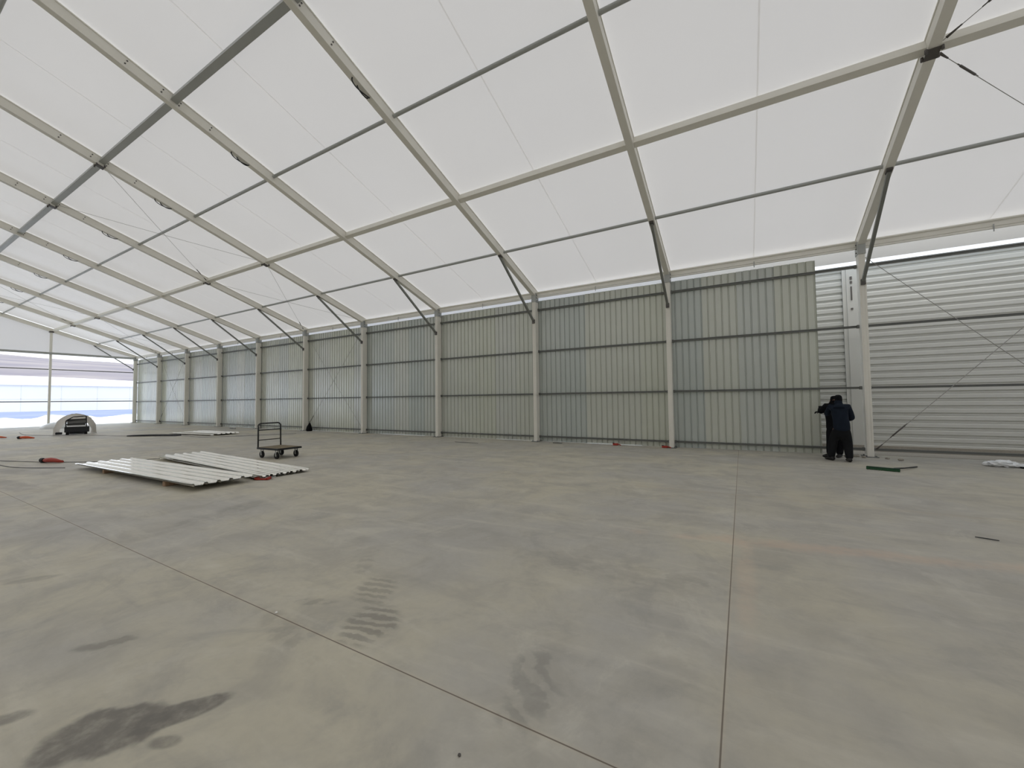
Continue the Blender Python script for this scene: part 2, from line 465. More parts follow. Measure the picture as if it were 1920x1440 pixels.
for i in range(-2, 11):
    lab = 'grey aluminium portal frame '+ordinal[i]
    if pf is None:
        pf = thing('portal_frame', (X0-BAY*i, 0, 0), lab, 'tent frame', 'aluminium portal frames of the hall'); frame_mesh_parts(pf)
    else: dup(pf, (X0-BAY*i, 0, 0), lab)

# ------------------------------------------------------------------ purlins, eave beam, wall rails
def member(name, label, cat, seg, build_seg, mat, group=None, rng=range(-2, 10), loc=(0, 0, 0), extra=None):
    r = thing(name, loc, label, cat, group)
    p = None
    for i in rng:
        x = X0-BAY*(i+1)
        if p is None:
            m = MB(); build_seg(m); p = m.build(seg, mat, r, bevel=0); p.location = (x, 0, 0)
        else:
            c = p.copy(); COL.objects.link(c); c.parent = r; c.location = (x, 0, 0)
    return r
GAPX = .074
def thick(s_):
    def f(m): m.beam(RP(GAPX, s_, .075)-Vector((0, 0, 0)), RP(BAY-GAPX, s_, .075), .15, .17, (0, SP, CP))
    return f
def thin(s_, r=.045):
    def f(m): m.cyl(RP(GAPX, s_, .10), RP(BAY-GAPX, s_, .10), r, 14)
    return f
PG = 'roof purlins running along the hall'
purl = [(2.675, 0, 'slim round grey purlin lowest on the roof, just above the eave', GALV),
        (5.275, 1, 'thick square grey purlin second up from the eave', ALU),
        (7.997, 0, 'slim round grey purlin third up from the eave', GALV),
        (10.54, 1, 'thick square grey purlin fourth up from the eave, at the upper left', GALV),
        (13.22, 0, 'slim grey purlin fifth up from the eave, only touching the top left corner', GALV)]
for s_, t, lab, mt in purl:
    member('purlin', lab, 'purlin', 'purlin_segment', thick(s_) if t else thin(s_), mt, PG)
member('ridge_beam', 'thick grey ridge beam at the top of the roof', 'beam', 'beam_segment',
       lambda m: m.beam((GAPX, RIDGE_Y, pk.z-.17), (BAY-GAPX, RIDGE_Y, pk.z-.17), .16, .16), ALU)
def eb(m):
    m.beam((.08, D+.05, EV+.015), (BAY-.08, D+.05, EV+.015), .13, .15)
    m.cyl((.08, D-.02, EV+.085), (BAY-.08, D-.02, EV+.085), .03, 10)
    m.beam((.08, D-.0, EV-.105), (BAY-.08, D-.0, EV-.105), .06, .04)
member('eave_beam', 'grey eave beam running along the top of the clad wall', 'beam', 'beam_segment', eb, ALU)
for z, lab in ((5.228, 'dark grey wall rail topmost across the cladding'), (3.557, 'dark grey wall rail second from the top across the cladding'),
               (1.865, 'dark grey wall rail third from the top at about head height'), (.19, 'dark grey wall rail just above the floor')):
    def rs(m, z=z):
        m.beam((.074, D+.115, z), (BAY-.074, D+.115, z), .05, .06)
        m.beam((.074, D+.083, z+.024), (BAY-.074, D+.083, z+.024), .03, .012)
        for x_ in (.1, BAY-.1): m.box((x_, D+.1, z), (.05, .08, .09))
    member('wall_rail', lab, 'rail', 'rail_segment', rs, DGALV, 'horizontal wall rails')

# gable end
gp = None
for y, lab in ((9.12, 'slim grey gable post standing in the open far end'), (4.22, 'slim grey gable post beyond the left edge of the opening'), (RIDGE_Y, 'slim grey gable post under the ridge at the far end')):
    g = thing('gable_post', (XE-.02, y, -0), lab, 'post', 'gable posts at the open end')
    topz = EV+(D-y)/CP*SP-.06
    m = MB(); m.box((0.03, 0, topz/2+.01), (.12, .14, topz)); m.build('post', ALU, g, bevel=.006)
    m = MB(); m.box((.03, 0, .008), (.26, .28, .016)); m.build('base_plate', DGALV, g)
    m = MB(); m.box((.03, 0, topz-.02), (.19, .24, .12)); m.build('head_bracket', BOLT, g, bevel=.004)
m = MB(); m.beam((XE+.06, D-.14, 5.72), (XE+.06, 2*RIDGE_Y-D+.14, 5.72), .14, .17)
tag(m.build('gable_beam', GALV, bevel=.006), 'grey horizontal gable beam under the white membrane at the open end', 'beam')
for z, lab in ((4.46, 'thin grey rail across the open gable, the upper one'), (1.93, 'thin grey rail across the open gable, the lower one')):
    m = MB(); m.beam((XE-.06, D-.14, z), (XE-.06, 2*RIDGE_Y-D+.14, z), .05, .07)
    tag(m.build('gable_rail', DGALV), lab, 'rail', 'rails across the open gable')

# ------------------------------------------------------------------ bracing cables
def cable(a, b, lab, grp, buckle=True, r=.008):
    a = Vector(a); b = Vector(b); o = thing('bracing_cable', a, lab, 'cable', grp)
    d = b-a; L = d.length
    m = MB(); m.tube([Vector((0, 0, -.02*sin(pi*j/8)))+d*(j/8) for j in range(9)], r, 6); m.build('wire', CABLE, o, smooth=True)
    if buckle:
        u = d.normalized(); m = MB(); q = .75
        m.tube([u*(q-.26), u*(q-.2), u*(q-.19), u*(q+.19), u*(q+.2), u*(q+.26)], [.01, .01, .018, .018, .01, .01], 8); m.build('turnbuckle', BOLT, o, smooth=True)
        m = MB(); m.tube([u*.05, u*.25], [.022, .012], 8); m.build('end_fitting', BOLT, o, smooth=True)
    return o
bays = ((-1, 'unclad bay at the right edge'), (4, 'bay right of the dark bag'), (8, 'second bay from the open end'))
for bi, where in bays:
    xa, xb = X0-BAY*bi-.11, X0-BAY*(bi+1)+.11     # xa right, xb left
    yy = D+.02
    cable((xb, yy, .16), (xa, yy, 5.45), 'thin steel wall cable rising rightwards, '+where, 'wall bracing cables')
    cable((xb, yy+.03, 5.45), (xa, yy+.03, .16), 'thin steel wall cable falling rightwards, '+where, 'wall bracing cables', False)
    for (s1, s2, nm) in ((.15, 5.275, 'lower roof'), (5.275, 10.54, 'upper roof')):
        if not (bi == -1 and s1 < 1):
            cable(RP(xb, s1+.1, -.0), RP(xa, s2-.1, -.0), nm+' steel cable climbing rightwards, '+where, 'roof bracing cables', True, .006)
        cable(RP(xb, s2-.1, .02), RP(xa, s1+.1, .02), nm+' steel cable descending rightwards, '+where, 'roof bracing cables', bi == -1, .006)
short = {9: 'frame second from the open end', 8: 'frame third from the open end', 5: 'frame with the dark bag', 4: 'frame right of the dark bag', 0: 'frame beside the workers', -1: 'frame past the right edge'}
for fi in (9, 8, 5, 4, 0, -1):
    for s_ in (5.275, 10.54):
        lv = 'second' if s_ < 6 else 'fourth'
        o = thing('cable_clamp', RP(X0-BAY*fi, s_, -.088), 'dark cable clamp at the %s purlin of the %s' % (lv, short[fi]), 'clamp', 'dark cable clamps under the rafters')
        m = MB(); m.box((0, 0, -.012), (.18, .2, .022), Matrix.Rotation(-TH, 3, 'X')); m.build('clamp_plate', BOLT, o, bevel=.004)
        for gx in (-.1, .1):
            for gy in (-.09, .09):
                m = MB(); m.cyl((gx, gy, -.04), (gx, gy, .03), .022, 10); m.build('eye_bolt', BOLT, o, smooth=True)

# ------------------------------------------------------------------ neighbouring hall outside
nb = thing('neighbouring_hall', (0, D+1.5, 0), 'neighbouring hall wall of horizontal galvanised cladding outside the unclad bay', 'building')
xs0, xs1 = -1.5, 16.0
def nprof(h, pitch=.206):
    p = []; z = .12
    while z < h-.01:
        p += [(z, 0), (z+.095, 0), (z+.125, .04), (z+.176, .04)]; z += pitch
    p.append((min(z, h), 0)); return p
for a, b in ((xs0, 2.82), (3.13, xs1)):
    m = MB(); m.prof(nprof(5.58), lambda p, t, a=a, b=b: (a+(b-a)*t, p[1], p[0])); m.build('wall_cladding', NEIGH, nb)
m = MB(); m.box((2.975, -.01, 2.83), (.33, .05, 5.5)); m.box((2.90, -.045, 2.83), (.03, .03, 5.5)); m.box((2.80, -.03, 2.83), (.03, .05, 5.5)); m.build('corner_flashing', NEIGH, nb)
m = MB()
for z_, h_ in ((5.25, .09), (5.12, .07), (4.78, .42), (4.3, .05)): m.box((3.0, -.044, z_), (.05 if h_ < .3 else .03, .03, h_))
m.build('flashing_slot', BOLT, nb)
m = MB(); m.box(((xs0+xs1)/2, 0, 5.60), (xs1-xs0, .12, .06)); m.build('top_trim', DGALV, nb)
m = MB(); m.box(((xs0+xs1)/2, .02, .06), (xs1-xs0, .2, .22)); m.build('plinth', ROCK, nb)
m = MB(); m.box(((xs0+xs1)/2, 1.2, 2.7), (xs1-xs0, 2.0, 5.4)); m.build('hall_core', WHITEB, nb)
m = MB(); m.box((6, D+.86, -.02), (30, .9, .06)); tag(m.build('gravel_strip', ROCK), kind='structure')

# ------------------------------------------------------------------ outside the open gable
# distances are along the view of the opening; d = axis away from the hall
hl = MB(); rows = []
ys = [-300+12*j for j in range(70)]
for r_, (dx, z) in enumerate(((-228, -.6), (-236, 1.0), (-250, 4.2), (-285, 11.5), (-300, 15.2))):
    rows.append([hl.bm.verts.new((dx+4*sin(y*.03), y, z+(.3*sin(y*.07+r_) if z > 2 else 0)-(y-65)*.012*(r_ > 2))) for y in ys])
for a, b in zip(rows, rows[1:]):
    for j in range(len(ys)-1): hl.bm.faces.new((a[j], a[j+1], b[j+1], b[j]))
tag(hl.build('snow_slope', SNOW, smooth=True), kind='structure')
hl = MB(); rows = []
for r_, (dx, z) in enumerate(((-299, 13.5), (-330, 19), (-370, 25.5), (-410, 31.5), (-450, 36.5))):
    rows.append([hl.bm.verts.new((dx+5*sin(y*.015+r_), y, z+(.6*sin(y*.03+r_)+.4*sin(y*.1+r_*2))*(r_/4)-(y-100)*.045*r_/4)) for y in ys])
for a, b in zip(rows, rows[1:]):
    for j in range(len(ys)-1): hl.bm.faces.new((a[j], a[j+1], b[j+1], b[j]))
tag(hl.build('hillside', HILL, smooth=True), kind='structure')
bd = thing('long_building', (-222, 60, -.5), 'long low white building with faint panel joints beyond the yard', 'building')
m = MB(); m.box((0, 0, 4.6), (10, 150, 9.2)); m.build('walls', WHITEB, bd)
m = MB(); m.box((5.02, 0, 4.4), (.06, 150, .16))
for j in range(16): m.box((5.02, -72+j*9.5, 4.6), (.06, .16, 9))
m.build('panel_joint', LINEB, bd)
m = MB(); m.box((0, 0, 9.3), (10.6, 151, .2)); m.build('roof', SNOW, bd)
# lumpy snow bank along the edge of the yard
m = MB(); rows = []; rnd = random.Random(5)
yb = [-20+.5*j for j in range(130)]
for r_, (dx, z) in enumerate(((-58.2, -.5), (-58.9, -.05), (-59.6, .3), (-60.4, .45), (-61.2, .2), (-62.2, -.5))):
    rows.append([m.bm.verts.new((dx+rnd.uniform(-.12, .12), y, z+(rnd.uniform(-.10, .12)+.12*sin(y*.9+r_)+.08*sin(y*2.3) if z > -.4 else 0))) for y in yb])
for a, b in zip(rows, rows[1:]):
    for j in range(len(yb)-1): m.bm.faces.new((a[j], a[j+1], b[j+1], b[j]))
tag(m.build('snow_bank', SNOW, smooth=True), kind='structure')
m = MB(); m.box((-54, 10, -.46), (13.0, 60, .3)); tag(m.build('snow_apron', SNOW), kind='structure')

# ------------------------------------------------------------------ loose cladding sheets
def sheet_mesh(L, wd=1.1):
    m = MB(); pts = []; n = 5; pitch = wd/n; dp = .035
    for i in range(n):
        x = i*pitch; pts += [(x, dp), (x+.05, dp), (x+.068, 0), (x+pitch-.018, 0)]
    pts += [(wd, dp), (wd+.03, dp)]
    m.prof(pts, lambda p, t: (t*L, p[0]-wd/2, p[1])); return m
SG = 'loose white cladding sheets on the floor'
pr = None
def sheet(loc, rz, lab, ry=0):
    global pr
    if pr is None:
        o = sheet_mesh(6.05).build('cladding_panel', CLADW, None, solid=.0); pr = o
    else:
        o = pr.copy(); COL.objects.link(o)
    o.location = loc; o.rotation_euler = (0, ry, rz); tag(o, lab, 'metal sheet', SG)
    return o
for k_, lab in enumerate(('white corrugated sheet at the bottom of the front pile on timber blocks', 'white corrugated sheet in the middle of the front pile on timber blocks', 'white corrugated sheet on top of the front pile on timber blocks')):
    sheet((-15.0, 3.93, .095+k_*.009), .022+k_*.001, lab)
for k_, (dy, rz, dz, ry, lab) in enumerate(((.12, -.035, .008, 0, 'white corrugated sheet lying lowest in the rear fanned pile'),
        (.04, -.02, .03, 0.0, 'white corrugated sheet second in the rear fanned pile'),
        (0, .0, .09, .009, 'white corrugated sheet on top of the rear fanned pile'))):
    sheet((-15.05, 5.72+dy-.1, dz+.01), rz-.045, lab, ry)
for k_, (px, py, lab) in enumerate(((-13.35, 3.98, 'short timber block under the left part of the front sheet pile'), (-10.12, 4.02, 'short timber block under the right part of the front sheet pile'))):
    m = MB(); m.box((px, py+.0, .047), (.12, .98, .092))
    tag(m.build('timber_block', WOOD, bevel=.006), lab, 'wood block', 'timber blocks under the sheets')
m = MB(); m.box((-14.3, 5.62, .045), (.12, .8, .08)); tag(m.build('timber_block', WOOD, bevel=.006), 'short timber block propping the left end of the rear sheet pile', 'wood block', 'timber blocks under the sheets')
for k_, (lx, ly, rz, lab) in enumerate(((-27.2, 10.15, .10, 'white sheet of the distant flat pile, the lower one'), (-27.0, 10.6, .04, 'white sheet of the distant flat pile, the upper one'))):
    o = sheet((lx, ly, .03+k_*.04), rz, lab); o.scale = (.62, 1, 1); o['group'] = 'distant white sheets'

# ------------------------------------------------------------------ platform trolley
tr = thing('platform_trolley', (-12.2, 7.05, 0), 'black platform trolley with tall push handle and worn wooden deck', 'trolley')
tr.rotation_euler = (0, 0, .04)
L2, W2 = .49, .36
m = MB(); m.box((0, 0, .30), (2*L2, 2*W2, .03)); m.build('deck', PLY, tr, bevel=.004)
m = MB()
for a in (-1, 1):
    m.beam((-L2-.02, a*W2, .285), (L2+.02, a*W2, .285), .03, .055); m.beam((a*L2, -W2, .285), (a*L2, W2, .285), .03, .055)
m.build('deck_frame', BLACKM, tr)
hp = [(-L2, -W2+.01, .28), (-L2, -W2+.01, .92)]
for q in range(1, 7): a = q*pi/12; hp.append((-L2-.02, -W2+.01+.1*(1-cos(a)), .92+.1*sin(a)))
hp += [(-L2-.02, W2-.11, 1.02)]
for q in range(1, 7): a = q*pi/12; hp.append((-L2-.02, W2-.11+.1*sin(a), 1.02-.1*(1-cos(a))))
hp += [(-L2, W2-.01, .28)]
m = MB(); m.tube(hp, .02, 10); m.build('handle', BLACKM, tr, smooth=True)
m = MB(); m.cyl((-L2, -W2, .82), (-L2, W2, .82), .016, 8); m.cyl((-L2, -W2, .52), (-L2, W2, .52), .013, 8); m.build('handle_crossbar', BLACKM, tr, smooth=True)
for a in (-1, 1):
    for b in (-1, 1):
        ax = a*(L2-.13); ay = b*(W2-.06)
        c = MB(); c.box((ax, ay, .265), (.11, .1, .012))
        for e_ in (-.034, .034): c.box((ax-.01, ay+e_, .18), (.05, .006, .17))
        cs = c.build('caster', GALV, tr)
        c = MB(); c.tube([(ax-.015, ay-.024, .1), (ax-.015, ay-.02, .1), (ax-.015, ay+.02, .1), (ax-.015, ay+.024, .1)], [.088, .1, .1, .088], 20)
        c.build('wheel', RUBBER, cs)
        c = MB(); c.cyl((ax-.015, ay-.03, .1), (ax-.015, ay+.03, .1), .03, 12); c.build('hub', GALV, cs)

# ------------------------------------------------------------------ covered machine and heap near the far end
mc = thing('covered_machine', (-32.6, 7.35, 0), 'dark machine under a bulging white plastic sheet near the open end', 'machine')
mc.rotation_euler = (0, 0, -.24)
m = MB(); N1, N2 = 16, 12; g = []
for i in range(N1+1):
    a = pi*i/N1; row = []
    for j in range(N2+1):
        t = j/N2; r_ = .80*(1-.25*t*t)*(1+.04*sin(i*2.3+j))
        hgt = 1.13*(1-.35*t*t)
        row.append(m.bm.verts.new((.30-.7*t, -cos(a)*r_*1.02, .02+abs(sin(a))**.75*hgt*(1+.03*sin(i*1.7+j*2)))))
    g.append(row)
for i in range(N1):
    for j in range(N2): m.bm.faces.new((g[i][j], g[i+1][j], g[i+1][j+1], g[i][j+1]))
m.build('plastic_sheet', VAL, mc, smooth=True)
m = MB(); m.box((0, .06, .28), (.7, .95, .3)); m.box((.05, .06, .07), (.5, .6, .08)); m.box((.1, -.62, .09), (.3, .25, .12)); m.build('machine_base', BLACKM, mc, bevel=.02)
m = MB()
for p, q in (((.36, -.36, .4), (.36, -.36, .78)), ((.36, -.36, .78), (.36, -.1, .98)), ((.36, -.1, .98), (.36, .4, 1.02)), ((.36, .4, 1.02), (.36, .42, .4)), ((.36, -.36, .58), (.36, .42, .62)), ((.36, -.36, .78), (.36, .42, .86))):
    m.beam(p, q, .05, .05, (1, 0, 0))
m.build('cage', BLACKM, mc, bevel=.01)
m = MB(); m.box((.2, .03, .66), (.2, .7, .42)); m.build('engine_block', simple('grey machine housing', (120, 120, 118), .6), mc, bevel=.03)
m = MB(); m.box((.38, .04, .47), (.03, .72, .07)); m.build('white_bumper', PLASTIC, mc, bevel=.01)
for q in (-.3, .4):
    m = MB(); m.tube([(.2, q-.06, .13), (.2, q+.06, .13)], .13, 16); m.build('wheel', RUBBER, mc)
m = MB(); m.blob((0, 0, 0), (.5, .75, .42), 3, .06, 3); o = m.build('plastic_heap', PLASTIC, smooth=True); o.location = (-42.5, 8.6, .0)
tag(o, 'low heap of crumpled white plastic at the foot of the gable post', 'plastic heap')
# dark mat and cords
m = MB()
for j in range(10):
    a = j/9; b = (j+1)/9
    if j < 9:
        pA = Vector((-27.4+2.3*a, 8.1+1.25*a, .03+.03*sin(a*pi))); pB = Vector((-27.4+2.3*b, 8.1+1.25*b, .03+.03*sin(b*pi)))
        m.beam(pA, pB, .28, .055)
tag(m.build('rolled_mat', DTARP, bevel=.01), 'long dark rolled mat lying before the distant white sheets', 'mat')
def cord(pts, lab, r=.008, mat=None):
    P = [Vector(p) for p in pts]; out = []
    for i in range(len(P)-1):
        p0 = P[max(i-1, 0)]; p1 = P[i]; p2 = P[i+1]; p3 = P[min(i+2, len(P)-1)]
        for t in [q/8 for q in range(8)]:
            out.append(.5*((2*p1)+(p2-p0)*t+(2*p0-5*p1+4*p2-p3)*t*t+(3*p1-p0-3*p2+p3)*t**3))
    out.append(P[-1]); m = MB(); m.tube(out, r, 6)
    return tag(m.build('cord', mat or DTARP, smooth=True), lab, 'cord')
cord([(-38, 6.2, .015), (-34, 5.9, .015), (-31.5, 7.0, .015), (-29.5, 7.6, .015), (-27.4, 8.1, .015), (-25.1, 9.35, .015), (-22.5, 9.6, .015), (-20.3, 12.6, .015)], 'thin dark cord running past the covered machine towards the wall')
cord([(-24, 2.6, .012), (-20, 2.7, .012), (-18.3, 3.1, .012), (-17.2, 3.5, .012), (-16.0, 4.2, .012), (-15.2, 5.2, .012)], 'thin dark cord reaching the red tool left of the front sheets')
cord([(-22, 1.9, .012), (-19, 2.5, .012), (-16.8, 2.7, .012), (-15.4, 3.3, .012)], 'thin dark cord trailing in front of the red tool')

# ------------------------------------------------------------------ hand tools
def power_tool(loc, rz, lab, mat, sc=1.0):
    t = thing('power_tool', loc, lab, 'tool', None, rz); t.scale = (sc,)*3
    m = MB(); m.tube([(-.28, 0, .07), (-.22, 0, .075), (-.05, 0, .08), (.1, 0, .075), (.2, 0, .06), (.34, .02, .04)], [.035, .055, .065, .055, .045, .025], 12); m.build('housing', mat, t, smooth=True)
    m = MB(); m.tube([(-.40, 0, .07), (-.36, 0, .075), (-.29, 0, .075)], [.04, .062, .055], 12); m.box((-.36, .05, .03), (.1, .1, .06)); m.build('battery', BLACKM, t)
    m = MB(); m.tube([(.0, .04, .05), (.03, .12, .04), (.05, .2, .03)], .022, 8); m.build('side_grip', RUBBER, t, smooth=True)
    return t
power_tool((-17.15, 3.42, 0), .35, 'red power tool with black end lying left of the front sheet pile', RED, 1.05)
power_tool((-30.75, 5.25, 0), .6, 'orange red tool lying far left in front of the covered machine', ORANGE, 1.0)
power_tool((-32.8, 4.7, 0), .9, 'dark handled orange tool cut by the left edge of the photo', ORANGE, .8)
cl = thing('screw_clamp', (-8.95, 4.80, 0), 'small red screw clamps lying at the right end of the front sheets', 'clamp', None, .5)
m = MB(); m.box((0, 0, .02), (.3, .05, .03)); m.box((-.13, .04, .03), (.04, .13, .05)); m.box((.12, .05, .03), (.04, .15, .05)); m.build('clamp_body', RED, cl, bevel=.005)
m = MB(); m.cyl((.02, .1, .03), (.2, .12, .04), .012, 8); m.cyl((.2, .07, .04), (.2, .17, .04), .01, 8); m.build('screw', GALV, cl)
# items along the wall foot
def redbit(x, y, lab):
    t = thing('clamp_tool', (x, y, 0), lab, 'tool', 'red tools at the wall foot')
    m = MB(); m.box((0, 0, .045), (.17, .08, .07)); m.tube([(.05, 0, .06), (.14, 0, .04), (.2, -.02, .02)], .018, 8); m.build('body', RED, t, bevel=.015)
    m = MB(); m.box((-.06, -.02, .085), (.06, .05, .02)); m.build('knob', BLACKM, t, bevel=.004)
redbit(-3.9, 14.05, 'small red tool at the wall foot midway along the bay with pale green sheets')
redbit(-2.25, 13.98, 'small red tool at the foot of the column left of the widest clad bay')
bg_ = thing('work_bag', (-21.45, 14.08, 0), 'small dark bag slumped at the foot of a column behind the trolley', 'bag')
m = MB(); m.tube([(0, 0, .003), (0, 0, .1), (.0, 0, .24), (.02, .01, .38), (.03, .01, .46)], [.15, .17, .13, .07, .03], 10); m.build('sack', BLACKC, bg_, smooth=True)
m = MB(); m.tube([(.03, .01, .45), (.0, .0, .53), (.07, .01, .57), (.04, .01, .45)], .012, 6); m.build('strap', BLACKC, bg_, smooth=True)
for j, (x, y, sx_, sy_, sz, lab) in enumerate(((-9.3, 12.6, .55, .05, .02, 'thin dark strip of metal on the floor before the wall, left of centre'),
                                         (-6.0, 13.8, .18, .08, .04, 'small dark offcut on the floor by the wall foot near the centre'),
                                         (-28.2, 13.3, .35, .16, .06, 'small dark lump on the floor left of the trolley handle'),
                                         (2.37, 6.68, .09, .018, .012, 'tiny dark stick lying alone on the floor at the right'))):
    m = MB(); m.tube([(-sx_, 0, sz/2+.004), (0, sy_*.3, sz/2+.004), (sx_, 0, sz/2+.004)], [sz*.4, sz/2, sz*.4], 8)
    o = m.build('metal_offcut', DGALV if j != 3 else BLACKM); o.location = (x, y, 0); o.rotation_euler = (0, 0, -.3 if j == 3 else 0); tag(o, lab, 'offcut')
m = MB(); m.blob((0, 0, 0), (.011, .011, .008), 2, .1, 1); o = m.build('pebble', WHITEB, smooth=True); o.location = (-3.22, 1.85, .007); tag(o, 'tiny white pebble on the long floor joint', 'pebble')
m = MB(); m.blob((0, 0, 0), (.008, .008, .006), 2, .15, 2); o = m.build('pebble', BOLT, smooth=True); o.location = (-1.19, 1.54, .005); tag(o, 'tiny dark pebble near the bottom edge of the floor', 'pebble')

# broom with green head
br = thing('push_broom', (2.66, 11.76, 0), 'push broom with green bristles lying on the floor right of the workers', 'broom', None, 0)
m = MB(); m.beam((-.27, .09, .05), (.25, -.09, .05), .07, .035); m.build('head', simple('green broom head', (22, 60, 36), .6), br, bevel=.008)
m = MB()
for j in range(44):
    a = j/43
    for q in (-.02, .02): m.beam((-.26+.5*a, .085-.17*a+q, .035), (-.27+.5*a+random.uniform(-.01, .01), .03-.17*a+q+random.uniform(-.01, .01), .012), .014, .014)
b_ = m.build('bristles', GREEN, br); b_['kind'] = 'stuff'
m = MB(); m.tube([(.16, -.06, .06), (.42, .30, .035), (.74, .74, .02)], .016, 8); m.build('handle', BLACKM, br, smooth=True)
# white plastic bag
wb = thing('plastic_bag', (5.1, 13.45, 0), 'crumpled white plastic bag lying on the floor near the right edge', 'bag')
m = MB(); m.blob((0, 0, .07), (.24, .15, .08), 3, .22, 4); m.blob((.2, -.02, .05), (.12, .1, .05), 2, .25, 5); m.build('bag_body', PLASTIC, wb)
m = MB(); m.blob((-.24, .04, .05), (.09, .07, .045), 2, .25, 6); m.build('bag_handle', PLASTIC, wb)
m = MB(); m.beam((.2, -.15, .02), (.55, -.16, .02), .08, .03); m.build('dark_strap', BLACKC, wb)
# rubble at the column foot
for j, (x, y, r_, lab) in enumerate(((2.42, 13.95, .05, 'grey rubble lump just right of the boots of the worker in navy'), (2.62, 14.02, .06, 'largest grey rubble lump, midway between the workers and the column'),
        (2.76, 13.9, .04, 'small grey rubble lump just left of the column foot'), (3.22, 13.85, .035, 'small rubble lump just right of the column foot'),
        (3.42, 13.65, .045, 'dark little rubble lump farthest right of the column foot'))):
    m = MB(); m.blob((0, 0, 0), (r_*1.3, r_, r_*.7), 2, .2, j); o = m.build('rubble_lump', ROCK); o.location = (x, y, r_*.55)
    tag(o, lab, 'rubble', 'rubble at the column foot')

# ------------------------------------------------------------------ people
def skin_mesh(name, chains, mat, parent, sub=2):
    """chains: list of (list of (pos, radius)); a chain may start on a vertex key of a former chain"""
    verts = []; edges = []; rad = []; roots = []; idx = {}
    for ch in chains:
        prev = None
        for it in ch:
            if isinstance(it, str): prev = idx[it]; continue
            key, p, r = it
            verts.append(p); rad.append(r); i = len(verts)-1; idx[key] = i
            if prev is None: roots.append(i)
            else: edges.append((prev, i))
            prev = i
    me = bpy.data.meshes.new(name); me.from_pydata([tuple(v_) for v_ in verts], edges, [])
    o = bpy.data.objects.new(name, me); COL.objects.link(o)
    md = o.modifiers.new('skin', 'SKIN'); md.use_smooth_shade = True
    if not me.skin_vertices: me.attributes
    sl = me.skin_vertices[0].data
    for i, r in enumerate(rad):
        rr = r if isinstance(r, tuple) else (r, r)
        sl[i].radius = rr; sl[i].use_root = i in roots
    s_ = o.modifiers.new('sub', 'SUBSURF'); s_.levels = sub; s_.render_levels = sub
    bpy.context.view_layer.update()
    dg = bpy.context.evaluated_depsgraph_get(); nm = bpy.data.meshes.new_from_object(o.evaluated_get(dg))
    o.modifiers.clear(); o.data = nm; bpy.data.meshes.remove(me)
    nm.materials.clear(); nm.materials.append(mat)
    for p in nm.polygons: p.use_smooth = True
    nm.name = name; o.parent = parent
    return o
def V(*a): return Vector(a)
def hand_chains(tag_, wrist, dirv, side, palm_n):
    """palm and five fingers, curled around an edge"""
    d = dirv.normalized(); n = palm_n.normalized(); s = d.cross(n).normalized()*side
    ch = [[(tag_+'w', wrist, .026), (tag_+'p1', wrist+d*.045, (.036, .022)), (tag_+'p2', wrist+d*.085, (.036, .018))]]
    for k_, (off, ln) in enumerate(((-.03, .062), (-.01, .072), (.01, .068), (.03, .052))):
        b = wrist+d*.08+s*off
        ch.append([(tag_+'f%d0' % k_, b, .0095), (tag_+'f%d1' % k_, b+d*ln*.45+n*.01, .009), (tag_+'f%d2' % k_, b+d*ln*.7+n*ln*.35, .0085), (tag_+'f%d3' % k_, b+d*ln*.72+n*ln*.7, .0075)])
    b = wrist+d*.03-s*.025
    ch.append([(tag_+'t0', b, .012), (tag_+'t1', b-s*.025+d*.03+n*.01, .011), (tag_+'t2', b-s*.03+d*.06+n*.025, .009)])
    return ch
